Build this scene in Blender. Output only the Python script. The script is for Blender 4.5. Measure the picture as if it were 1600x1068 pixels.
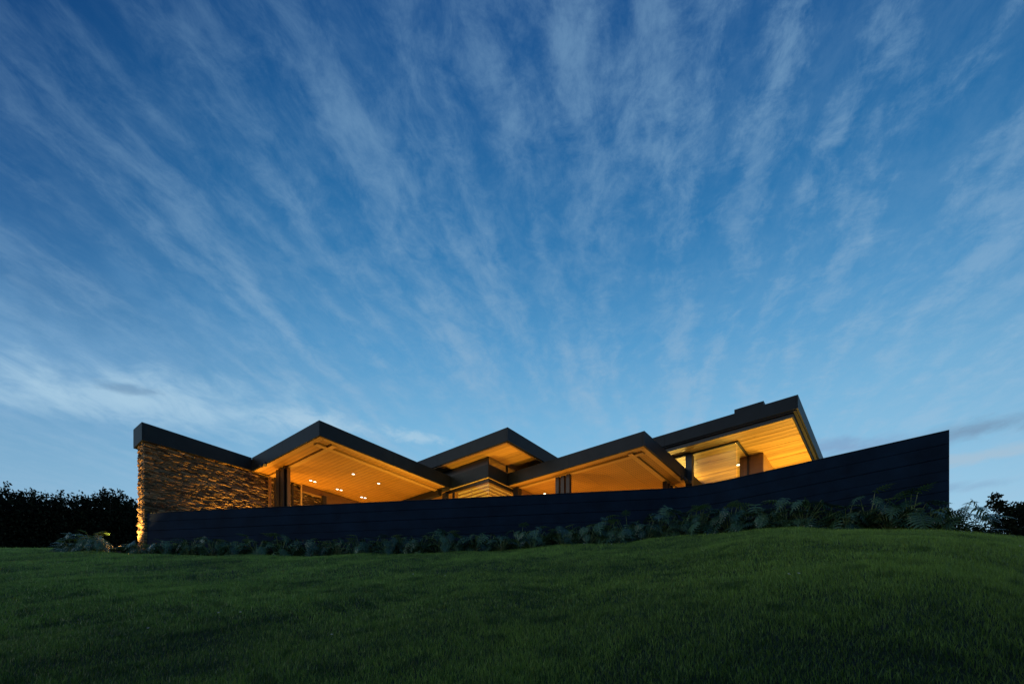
import bpy, bmesh, math, random
import numpy as np
from mathutils import Vector, Matrix, Euler

for o in list(bpy.data.objects):
    bpy.data.objects.remove(o, do_unlink=True)
S = bpy.context.scene
COL = S.collection
RAD = math.radians
random.seed(7)
RNG = np.random.default_rng(11)

# ------------------------------------------------------------------ camera
cam_d = bpy.data.cameras.new('camera')
cam = bpy.data.objects.new('camera', cam_d)
COL.objects.link(cam)
S.camera = cam
cam.location = (0, 0, 0)
cam.rotation_euler = (RAD(90), 0, 0)
cam_d.sensor_width = 36.0
cam_d.lens = 790.0 / 1600.0 * 36.0
cam_d.shift_y = (1050 - 534) / 1600.0
cam_d.clip_end = 3000
cam_d.clip_start = 0.05

# ------------------------------------------------------------------ sky
SUN_EL, SUN_AZ = 14.0, 248.0     # the last light, low behind the camera
world = bpy.data.worlds.new('World')
S.world = world
world.use_nodes = True
wn = world.node_tree.nodes
wl = world.node_tree.links
wn.clear()


def W(kind, **kw):
    n = wn.new(kind)
    for k, v in kw.items():
        setattr(n, k, v)
    return n


def wmath(op, a, b=None, clamp=False):
    n = W('ShaderNodeMath', operation=op, use_clamp=clamp)
    for i, v in enumerate((a, b)):
        if v is None:
            continue
        if isinstance(v, (int, float)):
            n.inputs[i].default_value = v
        else:
            wl.new(v, n.inputs[i])
    return n.outputs[0]


def wsmooth(v, lo, hi, a=0.0, b=1.0):
    n = W('ShaderNodeMapRange', interpolation_type='SMOOTHSTEP')
    wl.new(v, n.inputs[0])
    for i, x in enumerate((lo, hi, a, b)):
        n.inputs[i + 1].default_value = x
    return n.outputs[0]


def wcomb(x, y, z):
    n = W('ShaderNodeCombineXYZ')
    for i, v in enumerate((x, y, z)):
        if isinstance(v, (int, float)):
            n.inputs[i].default_value = v
        else:
            wl.new(v, n.inputs[i])
    return n.outputs[0]


def wnoise(vec, scale, detail, rough, dist=0.0):
    n = W('ShaderNodeTexNoise')
    wl.new(vec, n.inputs['Vector'])
    n.inputs['Scale'].default_value = scale
    n.inputs['Detail'].default_value = detail
    n.inputs['Roughness'].default_value = rough
    n.inputs['Distortion'].default_value = dist
    return n.outputs['Fac']


def wmix(fac, a, b, mode='MIX'):
    n = W('ShaderNodeMix', data_type='RGBA', blend_type=mode)
    n.clamp_factor = True
    for sock, v in ((n.inputs['Factor'], fac), (n.inputs['A'], a), (n.inputs['B'], b)):
        if isinstance(v, (int, float)):
            sock.default_value = v
        elif isinstance(v, tuple):
            sock.default_value = (*v, 1)
        else:
            wl.new(v, sock)
    return n.outputs['Result']


def lin(r, g, b):
    f = lambda c: ((c / 255 + 0.055) / 1.055) ** 2.4 if c > 10 else c / 255 / 12.92
    return (f(r), f(g), f(b))


tc = W('ShaderNodeTexCoord')
nrm = W('ShaderNodeVectorMath', operation='NORMALIZE')
wl.new(tc.outputs['Generated'], nrm.inputs[0])
sep = W('ShaderNodeSeparateXYZ')
wl.new(nrm.outputs[0], sep.inputs[0])
dx, dy, dz = sep.outputs
ramp = W('ShaderNodeValToRGB')
wl.new(dz, ramp.inputs[0])
els = ramp.color_ramp.elements
stops = [(0.0, (186, 216, 232)), (0.22, (164, 207, 231)), (0.33, (140, 194, 226)), (0.43, (118, 179, 218)),
         (0.53, (84, 153, 202)), (0.64, (46, 118, 174)), (0.74, (30, 92, 150)), (0.82, (26, 76, 134)), (1.0, (20, 58, 110))]
els[0].position, els[0].color = stops[0][0], (*lin(*stops[0][1]), 1)
els[1].position, els[1].color = stops[-1][0], (*lin(*stops[-1][1]), 1)
for p_, c_ in stops[1:-1]:
    e_ = els.new(p_)
    e_.color = (*lin(*c_), 1)
# the twilight glow lies ahead, the sky deepens to either side and behind
hl = wmath('SQRT', wmath('ADD', wmath('MULTIPLY', dx, dx), wmath('ADD', wmath('MULTIPLY', dy, dy), 1e-5)))
GA = RAD(10)
ca = wmath('DIVIDE', wmath('ADD', wmath('MULTIPLY', dx, math.sin(GA)), wmath('MULTIPLY', dy, math.cos(GA))), hl)
side = wmath('MULTIPLY', wsmooth(ca, 0.50, 1.0, 1.0, 0.0), wsmooth(dz, 0.25, 0.58, 0.45, 1.0))
base = wmix(side, ramp.outputs[0], (0.26, 0.37, 0.52), 'MULTIPLY')

# thin high cloud on a plane overhead, combed along one wind direction
dzc = wmath('MAXIMUM', dz, 0.06)
px_ = wmath('DIVIDE', dx, dzc)
py_ = wmath('DIVIDE', dy, dzc)
WA = RAD(15.5)
u_ = wmath('SUBTRACT', wmath('MULTIPLY', px_, math.cos(WA)), wmath('MULTIPLY', py_, math.sin(WA)))
v_ = wmath('ADD', wmath('MULTIPLY', px_, math.sin(WA)), wmath('MULTIPLY', py_, math.cos(WA)))
warp = wnoise(wcomb(u_, v_, 1.3), 1.3, 2, 0.5)
uw = wmath('ADD', u_, wmath('MULTIPLY', warp, 0.16))
U = lambda k: wmath('MULTIPLY', uw, k)
V_ = lambda k: wmath('MULTIPLY', v_, k)
# evenly combed streaks, their spacing and strength wandering
ph = wnoise(wcomb(U(2.6), V_(0.7), 6.1), 1.0, 3, 0.55)
wave = wmath('MULTIPLY_ADD', wmath('SINE', wmath('ADD', U(43.0), wmath('MULTIPLY', ph, 19.0))), 0.5)
wave.node.inputs[2].default_value = 0.5
bands = wnoise(wcomb(U(7.5), V_(1.5), 0.4), 1.0, 3, 0.55, 0.15)
det = wnoise(wcomb(U(17.0), V_(10.5), 2.2), 1.0, 10, 0.70, 0.3)
det2 = wnoise(wcomb(U(9.0), V_(9.5), 7.7), 1.0, 10, 0.70, 0.35)
broad = wnoise(wcomb(U(1.3), V_(1.2), 9.1), 1.1, 3, 0.55)
right = wsmooth(u_, -0.40, 0.20)
base_ = wmath('ADD', wmath('MULTIPLY', wave, 0.21), wmath('MULTIPLY', bands, 0.95))
dd = wmath('ADD', wmath('MULTIPLY', wmath('SUBTRACT', det, 0.5), 0.70), wmath('MULTIPLY', wmath('MULTIPLY', wmath('SUBTRACT', det2, 0.5), wmath('ADD', wmath('MULTIPLY', right, 0.75), 0.25)), 1.35))
st = wsmooth(wmath('ADD', base_, dd), 0.40, 1.00)
cm = wmath('MULTIPLY', st, wsmooth(broad, 0.32, 0.62, 0.45, 1.0))
cm = wmath('MULTIPLY', cm, wsmooth(dz, 0.26, 0.50, 0.30, 1.0))
veil = wmath('MULTIPLY', wsmooth(wmath('ADD', det, wmath('MULTIPLY', broad, 0.5)), 0.55, 1.0), 0.16)
cm = wmath('ADD', wmath('MULTIPLY', cm, 0.54), veil, True)
cloud_col = wmix(wsmooth(dz, 0.3, 0.75), lin(160, 192, 218), lin(122, 162, 196))
cm = wmath('MULTIPLY', cm, wmath('SUBTRACT', 1.0, wmath('MULTIPLY', side, 0.5)))
skyc = wmix(cm, base, cloud_col)


def patch(col, cx, cy, rx, ry, rot, c, amount, nscale, lo=0.3, hi=0.62, seed=0.0):
    """a cloud bank of its own: an uneven patch of cloud on the same plane"""
    a = wmath('SUBTRACT', px_, cx)
    b = wmath('SUBTRACT', py_, cy)
    p = wmath('DIVIDE', wmath('ADD', wmath('MULTIPLY', a, math.cos(rot)), wmath('MULTIPLY', b, math.sin(rot))), rx)
    q = wmath('DIVIDE', wmath('SUBTRACT', wmath('MULTIPLY', b, math.cos(rot)), wmath('MULTIPLY', a, math.sin(rot))), ry)
    r = wmath('SQRT', wmath('ADD', wmath('MULTIPLY', p, p), wmath('MULTIPLY', q, q)))
    n = wnoise(wcomb(wmath('MULTIPLY', px_, nscale), wmath('MULTIPLY', py_, nscale * 0.8), seed), 1.0, 8, 0.62, 0.4)
    d = wmath('SUBTRACT', wmath('ADD', n, 0.35), wmath('MULTIPLY', r, 0.5))
    m = wmath('MULTIPLY', wsmooth(d, lo, hi), amount)
    return wmix(m, col, c)


skyc = patch(skyc, -1.75, 1.60, 1.10, 0.55, RAD(20), lin(126, 172, 212), 0.45, 4.0, 0.15, 0.85, 9.1)
skyc = patch(skyc, -1.42, 1.86, 0.80, 0.30, RAD(14), lin(170, 204, 226), 0.85, 7.0, 0.30, 0.95, 3.1)
skyc = patch(skyc, -1.36, 1.78, 0.12, 0.05, RAD(12), lin(104, 142, 176), 0.6, 9.0, 0.3, 0.75, 8.1)
skyc = patch(skyc, -0.78, 2.02, 0.30, 0.12, RAD(20), lin(176, 206, 226), 0.7, 10.0, 0.38, 0.85, 6.4)
skyc = patch(skyc, -0.42, 2.15, 0.20, 0.10, RAD(20), lin(180, 208, 226), 0.6, 11.0, 0.40, 0.85, 2.4)
skyc = patch(skyc, 1.93, 2.08, 0.34, 0.15, RAD(-30), lin(116, 144, 172), 0.75, 7.0, 0.30, 0.95, 5.5)
skyc = patch(skyc, 2.15, 2.35, 0.50, 0.13, RAD(-30), lin(166, 190, 208), 0.7, 7.0, 0.34, 0.8, 1.5)
skyc = patch(skyc, 1.50, 2.25, 0.50, 0.16, RAD(-8), lin(124, 152, 190), 0.6, 6.5, 0.34, 0.85, 2.5)
skyc = patch(skyc, 2.40, 2.75, 0.35, 0.14, RAD(-30), lin(130, 164, 196), 0.5, 6.5, 0.30, 0.95, 7.5)
below = wsmooth(dz, -0.08, 0.0, 0.0, 1.0)
skyc = wmix(below, (0.012, 0.018, 0.02), skyc)

bg = W('ShaderNodeBackground')
wl.new(skyc, bg.inputs[0])
bg.inputs[1].default_value = 1.0
nish = W('ShaderNodeTexSky', sky_type='NISHITA')
nish.sun_disc = False
nish.sun_elevation = RAD(SUN_EL)
nish.sun_rotation = RAD(SUN_AZ)
nish.ozone_density = 4.0
bg2 = W('ShaderNodeBackground')
wl.new(nish.outputs[0], bg2.inputs[0])
bg2.inputs[1].default_value = 0.003
addw = W('ShaderNodeAddShader')
wl.new(bg.outputs[0], addw.inputs[0])
wl.new(bg2.outputs[0], addw.inputs[1])
wout = W('ShaderNodeOutputWorld')
wl.new(addw.outputs[0], wout.inputs[0])

sun_d = bpy.data.lights.new('sun', 'SUN')
sun_d.energy = 0.38
sun_d.angle = RAD(22)
sun_d.color = (1.0, 0.93, 0.84)
sun = bpy.data.objects.new('sun', sun_d)
COL.objects.link(sun)
sun.rotation_euler = Vector((math.sin(RAD(SUN_AZ)) * math.cos(RAD(SUN_EL)), math.cos(RAD(SUN_AZ)) * math.cos(RAD(SUN_EL)), math.sin(RAD(SUN_EL)))).to_track_quat('Z', 'Y').to_euler()

S.view_settings.view_transform = 'Standard'
S.view_settings.look = 'None'
S.view_settings.exposure = 0.0
S.view_settings.gamma = 1.0
S.view_settings.use_curve_mapping = False
S.cycles.max_bounces = 6
S.cycles.diffuse_bounces = 4
S.cycles.transparent_max_bounces = 12
S.cycles.sample_clamp_indirect = 4.0
S.cycles.use_denoising = True


# ------------------------------------------------------------------ materials
def new_mat(name):
    m = bpy.data.materials.new(name)
    m.use_nodes = True
    nt = m.node_tree
    b = nt.nodes['Principled BSDF']
    return m, nt, b


def N(nt, kind, **kw):
    n = nt.nodes.new(kind)
    for k, v in kw.items():
        setattr(n, k, v)
    return n


def tex(nt, kind='ShaderNodeTexNoise', scale=(1, 1, 1), **kw):
    t = N(nt, 'ShaderNodeTexCoord')
    mp = N(nt, 'ShaderNodeMapping')
    mp.inputs['Scale'].default_value = scale
    nt.links.new(t.outputs['Object'], mp.inputs[0])
    n = N(nt, kind)
    nt.links.new(mp.outputs[0], n.inputs['Vector'])
    for k, v in kw.items():
        n.inputs[k].default_value = v
    return n, mp


def ramp2(nt, src, stops):
    r = N(nt, 'ShaderNodeValToRGB')
    nt.links.new(src, r.inputs[0])
    e = r.color_ramp.elements
    e[0].position, e[0].color = stops[0][0], (*stops[0][1], 1)
    e[1].position, e[1].color = stops[-1][0], (*stops[-1][1], 1)
    for p, c in stops[1:-1]:
        x = e.new(p)
        x.color = (*c, 1)
    return r.outputs[0]


def bump(nt, b, src, strength, dist=0.01):
    bp = N(nt, 'ShaderNodeBump')
    bp.inputs['Strength'].default_value = strength
    bp.inputs['Distance'].default_value = dist
    nt.links.new(src, bp.inputs['Height'])
    nt.links.new(bp.outputs[0], b.inputs['Normal'])


def obj_random(nt):
    return N(nt, 'ShaderNodeObjectInfo').outputs['Random']


def m_plain(name, col, rough=0.6, metal=0.0, var=0.25, scale=6.0, bmp=0.15, spec=0.5):
    m, nt, b = new_mat(name)
    n, _ = tex(nt, scale=(scale,) * 3, Scale=1.0, Detail=6.0, Roughness=0.6)
    lo = tuple(c * (1 - var) for c in col)
    hi = tuple(c * (1 + var) for c in col)
    nt.links.new(ramp2(nt, n.outputs['Fac'], [(0.3, lo), (0.7, hi)]), b.inputs['Base Color'])
    b.inputs['Roughness'].default_value = rough
    b.inputs['Metallic'].default_value = metal
    b.inputs['Specular IOR Level'].default_value = spec
    if bmp:
        bump(nt, b, n.outputs['Fac'], bmp, 0.004)
    return m


def m_wood(name, c1, c2, along='x', knots=False, perf=False, rough=0.5, tone=(.72, 1.15)):
    """timber whose grain runs along the local x or y axis; shade differs from board to board"""
    m, nt, b = new_mat(name)
    sc = (1.4, 22, 22) if along == 'x' else (22, 1.4, 22)
    t = N(nt, 'ShaderNodeTexCoord')
    oi = N(nt, 'ShaderNodeObjectInfo')
    off = N(nt, 'ShaderNodeVectorMath', operation='SCALE')
    cmb = N(nt, 'ShaderNodeCombineXYZ')
    for i in range(3):
        nt.links.new(oi.outputs['Random'], cmb.inputs[i])
    nt.links.new(cmb.outputs[0], off.inputs[0])
    off.inputs['Scale'].default_value = 37.0
    ad = N(nt, 'ShaderNodeVectorMath', operation='ADD')
    nt.links.new(t.outputs['Object'], ad.inputs[0])
    nt.links.new(off.outputs[0], ad.inputs[1])
    mp = N(nt, 'ShaderNodeMapping')
    mp.inputs['Scale'].default_value = sc
    nt.links.new(ad.outputs[0], mp.inputs[0])
    n = N(nt, 'ShaderNodeTexNoise')
    nt.links.new(mp.outputs[0], n.inputs['Vector'])
    n.inputs['Scale'].default_value = 1.0
    n.inputs['Detail'].default_value = 5
    n.inputs['Distortion'].default_value = 0.6
    col = ramp2(nt, n.outputs['Fac'], [(0.25, c1), (0.75, c2)])
    mr = N(nt, 'ShaderNodeMapRange')
    nt.links.new(oi.outputs['Random'], mr.inputs[0])
    mr.inputs[3].default_value = tone[0]
    mr.inputs[4].default_value = tone[1]
    mul = N(nt, 'ShaderNodeVectorMath', operation='SCALE')
    nt.links.new(col, mul.inputs[0])
    nt.links.new(mr.outputs[0], mul.inputs['Scale'])
    out = mul.outputs[0]
    if knots:
        vo = N(nt, 'ShaderNodeTexVoronoi')
        mpk = N(nt, 'ShaderNodeMapping')
        mpk.inputs['Scale'].default_value = (1.3, 3.4, 1) if along == 'x' else (3.4, 1.3, 1)
        nt.links.new(ad.outputs[0], mpk.inputs[0])
        nt.links.new(mpk.outputs[0], vo.inputs['Vector'])
        vo.inputs['Scale'].default_value = 1.0
        k = ramp2(nt, vo.outputs['Distance'], [(0.02, (0.25, 0.25, 0.25)), (0.09, (1, 1, 1))])
        mk = N(nt, 'ShaderNodeMix', data_type='RGBA', blend_type='MULTIPLY')
        mk.inputs['Factor'].default_value = 0.9
        nt.links.new(out, mk.inputs['A'])
        nt.links.new(k, mk.inputs['B'])
        out = mk.outputs['Result']
    if perf:
        # rows of fine acoustic slots cut in the panel
        fac = None
        for ax, pitch in (('X', 0.075), ('Y', 0.15)):
            sx = N(nt, 'ShaderNodeSeparateXYZ')
            nt.links.new(t.outputs['Object'], sx.inputs[0])
            q = N(nt, 'ShaderNodeMath', operation='MULTIPLY')
            nt.links.new(sx.outputs[ax], q.inputs[0])
            q.inputs[1].default_value = 2 * math.pi / pitch
            s = N(nt, 'ShaderNodeMath', operation='SINE')
            nt.links.new(q.outputs[0], s.inputs[0])
            h = N(nt, 'ShaderNodeMapRange', interpolation_type='SMOOTHSTEP')
            nt.links.new(s.outputs[0], h.inputs[0])
            lo, hi = ((-0.2, 0.6) if ax == 'X' else (-1.0, 0.2))
            h.inputs[1].default_value = lo
            h.inputs[2].default_value = hi
            if fac is None:
                fac = h.outputs[0]
            else:
                mm = N(nt, 'ShaderNodeMath', operation='MULTIPLY')
                nt.links.new(fac, mm.inputs[0])
                nt.links.new(h.outputs[0], mm.inputs[1])
                fac = mm.outputs[0]
        mp2 = N(nt, 'ShaderNodeMix', data_type='RGBA')
        sc2 = N(nt, 'ShaderNodeMath', operation='MULTIPLY')
        nt.links.new(fac, sc2.inputs[0])
        sc2.inputs[1].default_value = 0.6
        nt.links.new(sc2.outputs[0], mp2.inputs['Factor'])
        nt.links.new(out, mp2.inputs['A'])
        mp2.inputs['B'].default_value = (0.05, 0.025, 0.01, 1)
        out = mp2.outputs['Result']
    nt.links.new(out, b.inputs['Base Color'])
    b.inputs['Roughness'].default_value = rough
    bump(nt, b, n.outputs['Fac'], 0.2, 0.003)
    return m


def m_stone():
    m, nt, b = new_mat('split stone')
    n, _ = tex(nt, scale=(9, 9, 22), Scale=1.0, Detail=8.0, Roughness=0.7)
    oi = N(nt, 'ShaderNodeObjectInfo')
    at = N(nt, 'ShaderNodeAttribute', attribute_name='shade')
    a = N(nt, 'ShaderNodeMath', operation='ADD')
    nt.links.new(oi.outputs['Random'], a.inputs[0])
    nt.links.new(at.outputs['Fac'], a.inputs[1])
    fr = N(nt, 'ShaderNodeMath', operation='FRACT')
    nt.links.new(a.outputs[0], fr.inputs[0])
    c = ramp2(nt, fr.outputs[0], [(0.0, (0.10, 0.065, 0.035)), (0.4, (0.34, 0.215, 0.10)), (0.75, (0.50, 0.32, 0.16)), (1.0, (0.20, 0.145, 0.085))])
    c2 = ramp2(nt, n.outputs['Fac'], [(0.3, (0.45, 0.42, 0.4)), (0.7, (1, 1, 1))])
    mx = N(nt, 'ShaderNodeMix', data_type='RGBA', blend_type='MULTIPLY')
    mx.inputs['Factor'].default_value = 1
    nt.links.new(c, mx.inputs['A'])
    nt.links.new(c2, mx.inputs['B'])
    nt.links.new(mx.outputs['Result'], b.inputs['Base Color'])
    b.inputs['Roughness'].default_value = 0.85
    bump(nt, b, n.outputs['Fac'], 0.9, 0.02)
    return m


def m_leaf(name, c1, c2, rough=0.35, transl=0.25, attr=False, spec=0.5, bmp=0.0):
    m, nt, b = new_mat(name)
    n, _ = tex(nt, scale=(7, 7, 7), Scale=1.0, Detail=3.0)
    if attr:
        at = N(nt, 'ShaderNodeAttribute', attribute_name='shade')
        ad = N(nt, 'ShaderNodeMath', operation='ADD')
        nt.links.new(at.outputs['Fac'], ad.inputs[0])
        nt.links.new(n.outputs['Fac'], ad.inputs[1])
        hf = N(nt, 'ShaderNodeMath', operation='MULTIPLY')
        nt.links.new(ad.outputs[0], hf.inputs[0])
        hf.inputs[1].default_value = 0.5
        src = hf.outputs[0]
    else:
        oi = N(nt, 'ShaderNodeObjectInfo')
        ad = N(nt, 'ShaderNodeMath', operation='ADD')
        nt.links.new(oi.outputs['Random'], ad.inputs[0])
        nt.links.new(n.outputs['Fac'], ad.inputs[1])
        hf = N(nt, 'ShaderNodeMath', operation='MULTIPLY')
        nt.links.new(ad.outputs[0], hf.inputs[0])
        hf.inputs[1].default_value = 0.5
        src = hf.outputs[0]
    c = ramp2(nt, src, [(0.25, c1), (0.75, c2)])
    nt.links.new(c, b.inputs['Base Color'])
    b.inputs['Roughness'].default_value = rough
    b.inputs['Specular IOR Level'].default_value = spec
    if bmp:
        nb, _ = tex(nt, scale=(26, 26, 26), Scale=1.0, Detail=2.0)
        bump(nt, b, nb.outputs['Fac'], bmp, 0.03)
    tr = N(nt, 'ShaderNodeBsdfTranslucent')
    nt.links.new(c, tr.inputs[0])
    mx = N(nt, 'ShaderNodeMixShader')
    mx.inputs[0].default_value = transl
    nt.links.new(b.outputs[0], mx.inputs[1])
    nt.links.new(tr.outputs[0], mx.inputs[2])
    nt.links.new(mx.outputs[0], nt.nodes['Material Output'].inputs[0])
    return m


def m_emit(name, col, s):
    m, nt, b = new_mat(name)
    b.inputs['Base Color'].default_value = (0.8, 0.8, 0.8, 1)
    b.inputs['Emission Color'].default_value = (*col, 1)
    b.inputs['Emission Strength'].default_value = s
    return m


def m_glass():
    m, nt, b = new_mat('window glass')
    nt.nodes.remove(b)
    tr = N(nt, 'ShaderNodeBsdfTransparent')
    tr.inputs[0].default_value = (0.9, 0.93, 0.92, 1)
    gl = N(nt, 'ShaderNodeBsdfGlossy')
    gl.inputs['Roughness'].default_value = 0.02
    # thin pane: Schlick reflectance from the facing angle, the same on both sides
    lw = N(nt, 'ShaderNodeLayerWeight')
    lw.inputs[0].default_value = 0.5
    pw = N(nt, 'ShaderNodeMath', operation='POWER')
    nt.links.new(lw.outputs['Facing'], pw.inputs[0])
    pw.inputs[1].default_value = 5.0
    ml = N(nt, 'ShaderNodeMath', operation='MULTIPLY_ADD')
    nt.links.new(pw.outputs[0], ml.inputs[0])
    ml.inputs[1].default_value = 0.3
    ml.inputs[2].default_value = 0.03
    mx = N(nt, 'ShaderNodeMixShader')
    nt.links.new(ml.outputs[0], mx.inputs[0])
    nt.links.new(tr.outputs[0], mx.inputs[1])
    nt.links.new(gl.outputs[0], mx.inputs[2])
    nt.links.new(mx.outputs[0], nt.nodes['Material Output'].inputs[0])
    return m


M = {}
M['fascia'] = m_plain('dark roof metal', (0.007, 0.011, 0.014), 0.5, 0.0, 0.3, 3.0, 0.05, 0.22)
M['roofing'] = m_plain('roofing felt', (0.018, 0.018, 0.02), 0.8)
M['steel'] = m_plain('dark steel', (0.012, 0.011, 0.011), 0.5, 0.0, 0.2, 5, 0.03)
M['wall'] = m_plain('dark painted boards', (0.005, 0.016, 0.034), 0.9, 0.0, 0.35, 2.2, 0.5, 0.2)
M['panel'] = m_wood('perforated timber panel', (0.34, 0.158, 0.020), (0.44, 0.21, 0.028), 'x', perf=True, tone=(.93, 1.05))
M['trim'] = m_wood('timber trim', (0.46, 0.25, 0.055), (0.58, 0.33, 0.085), 'x')
M['plank'] = m_wood('pine planks', (0.50, 0.28, 0.07), (0.78, 0.48, 0.14), 'x', knots=True, rough=0.45)
M['joinery'] = m_wood('brown timber joinery', (0.20, 0.10, 0.035), (0.32, 0.17, 0.06), 'x')
M['slat'] = m_wood('blind slats', (0.74, 0.50, 0.20), (0.86, 0.62, 0.26), 'x', tone=(.95, 1.0))
M['floor'] = m_plain('pale floor stone', (0.42, 0.36, 0.28), 0.6, 0, 0.15, 2.0, 0.1)
M['plaster'] = m_plain('interior plaster', (0.55, 0.42, 0.26), 0.8, 0, 0.08, 3.0, 0.1)
M['stone'] = m_stone()
M['mortar'] = m_plain('stone core', (0.07, 0.055, 0.045), 0.95)
M['glass'] = m_glass()
M['lamp'] = m_emit('lamp lens', (1.0, 0.86, 0.62), 4.0)
M['leaf'] = m_leaf('glossy lobed leaf', (0.018, 0.060, 0.022), (0.105, 0.200, 0.075), 0.22, 0.12, spec=0.9, bmp=0.9)
M['young'] = m_leaf('young leaf', (0.13, 0.22, 0.04), (0.22, 0.30, 0.07), 0.4, 0.3)
M['stem'] = m_plain('leaf stalk', (0.16, 0.21, 0.06), 0.5, 0, 0.3, 10, 0.1)
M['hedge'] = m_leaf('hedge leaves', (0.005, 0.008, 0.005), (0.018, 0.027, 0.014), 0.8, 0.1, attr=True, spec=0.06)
M['bark'] = m_plain('bark', (0.045, 0.035, 0.025), 0.9, 0, 0.4, 8, 0.6)
M['grass'] = m_leaf('grass blades', (0.060, 0.140, 0.018), (0.340, 0.540, 0.090), 0.45, 0.2, attr=True, spec=0.4)
M['petal'] = m_plain('white petals', (0.75, 0.75, 0.72), 0.6, 0, 0.05, 10, 0)
# the lawn soil under the blades
m, nt, b = new_mat('turf soil')
n1, _ = tex(nt, scale=(1.2, 1.2, 1.2), Scale=1.0, Detail=4.0)
n2, _ = tex(nt, scale=(40, 40, 40), Scale=1.0, Detail=4.0)
mx = N(nt, 'ShaderNodeMath', operation='MULTIPLY')
nt.links.new(n1.outputs['Fac'], mx.inputs[0])
nt.links.new(n2.outputs['Fac'], mx.inputs[1])
nt.links.new(ramp2(nt, mx.outputs[0], [(0.12, (0.014, 0.026, 0.010)), (0.4, (0.035, 0.065, 0.022))]), b.inputs['Base Color'])
b.inputs['Roughness'].default_value = 0.95
bump(nt, b, n2.outputs['Fac'], 0.8, 0.03)
M['turf'] = m


# ------------------------------------------------------------------ object helpers
def tag(o, label=None, cat=None, group=None, kind=None):
    if label:
        o['label'] = label
    if cat:
        o['category'] = cat
    if group:
        o['group'] = group
    if kind:
        o['kind'] = kind
    return o


def empty(name, loc=(0, 0, 0), rz=0.0):
    e = bpy.data.objects.new(name, None)
    COL.objects.link(e)
    e.location = loc
    e.rotation_euler = (0, 0, rz)
    e.empty_display_size = 0.3
    return e


def mesh_obj(name, verts, faces, mat, parent=None, smooth=False):
    me = bpy.data.meshes.new(name)
    me.from_pydata([tuple(v) for v in verts], [], faces)
    me.update()
    if mat:
        me.materials.append(mat)
    if smooth:
        me.shade_smooth()
    o = bpy.data.objects.new(name, me)
    COL.objects.link(o)
    if parent:
        o.parent = parent
    return o


class MB:
    """collects simple solids into one mesh"""
    def __init__(s):
        s.v, s.f = [], []

    def box(s, x0, x1, y0, y1, z0, z1, jit=0.0):
        n = len(s.v)
        for z in (z0, z1):
            for x, y in ((x0, y0), (x1, y0), (x1, y1), (x0, y1)):
                s.v.append((x, y, z))
        s.f += [(n, n + 3, n + 2, n + 1), (n + 4, n + 5, n + 6, n + 7), (n, n + 1, n + 5, n + 4),
                (n + 1, n + 2, n + 6, n + 5), (n + 2, n + 3, n + 7, n + 6), (n + 3, n, n + 4, n + 7)]
        return s

    def prism(s, pts, z0, z1):
        n, k = len(s.v), len(pts)
        for z in (z0, z1):
            s.v += [(p[0], p[1], z) for p in pts]
        s.f.append(tuple(n + i for i in reversed(range(k))))
        s.f.append(tuple(n + k + i for i in range(k)))
        for i in range(k):
            j = (i + 1) % k
            s.f.append((n + i, n + j, n + k + j, n + k + i))
        return s

    def tube(s, pts, rads, sides=6):
        n0 = len(s.v)
        pts = [Vector(p) for p in pts]
        for i, p in enumerate(pts):
            d = (pts[min(i + 1, len(pts) - 1)] - pts[max(i - 1, 0)]).normalized()
            a = d.cross(Vector((0.3, 0.9, 0.2))).normalized()
            b = d.cross(a)
            r = rads[i] if isinstance(rads, (list, tuple)) else rads
            for k in range(sides):
                t = 2 * math.pi * k / sides
                s.v.append(tuple(p + a * (r * math.cos(t)) + b * (r * math.sin(t))))
        for i in range(len(pts) - 1):
            for k in range(sides):
                q = (k + 1) % sides
                A = n0 + i * sides
                s.f.append((A + k, A + q, A + sides + q, A + sides + k))
        s.f.append(tuple(n0 + k for k in reversed(range(sides))))
        e = n0 + (len(pts) - 1) * sides
        s.f.append(tuple(e + k for k in range(sides)))
        return s

    def build(s, name, mat, parent=None, smooth=False):
        return mesh_obj(name, s.v, s.f, mat, parent, smooth)


# the house stands square to these two directions: local x = (XA), local y = (YA)
TH = math.atan2(-1004 * 0 - 0.6182, 0.7860)
CX, SX = math.cos(TH), math.sin(TH)


def to_world(lx, ly):
    return lx * CX - ly * SX, lx * SX + ly * CX


def to_local(X, Y):
    return X * CX + Y * SX, -X * SX + Y * CX


# ------------------------------------------------------------------ terrain
BX = np.array([-600, 0, 130, 250, 350, 450, 550, 650, 750, 850, 950, 1050, 1150, 1250, 1350, 1480, 1600, 2400], float)
BY = np.array([864, 864, 864, 867, 869, 868, 866, 864, 860, 856, 848, 840, 832, 825, 824, 829, 838, 870], float)
EYE = 1.4


def sstep(x, a, b):
    t = np.clip((x - a) / (b - a), 0, 1)
    return t * t * (3 - 2 * t)


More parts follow.
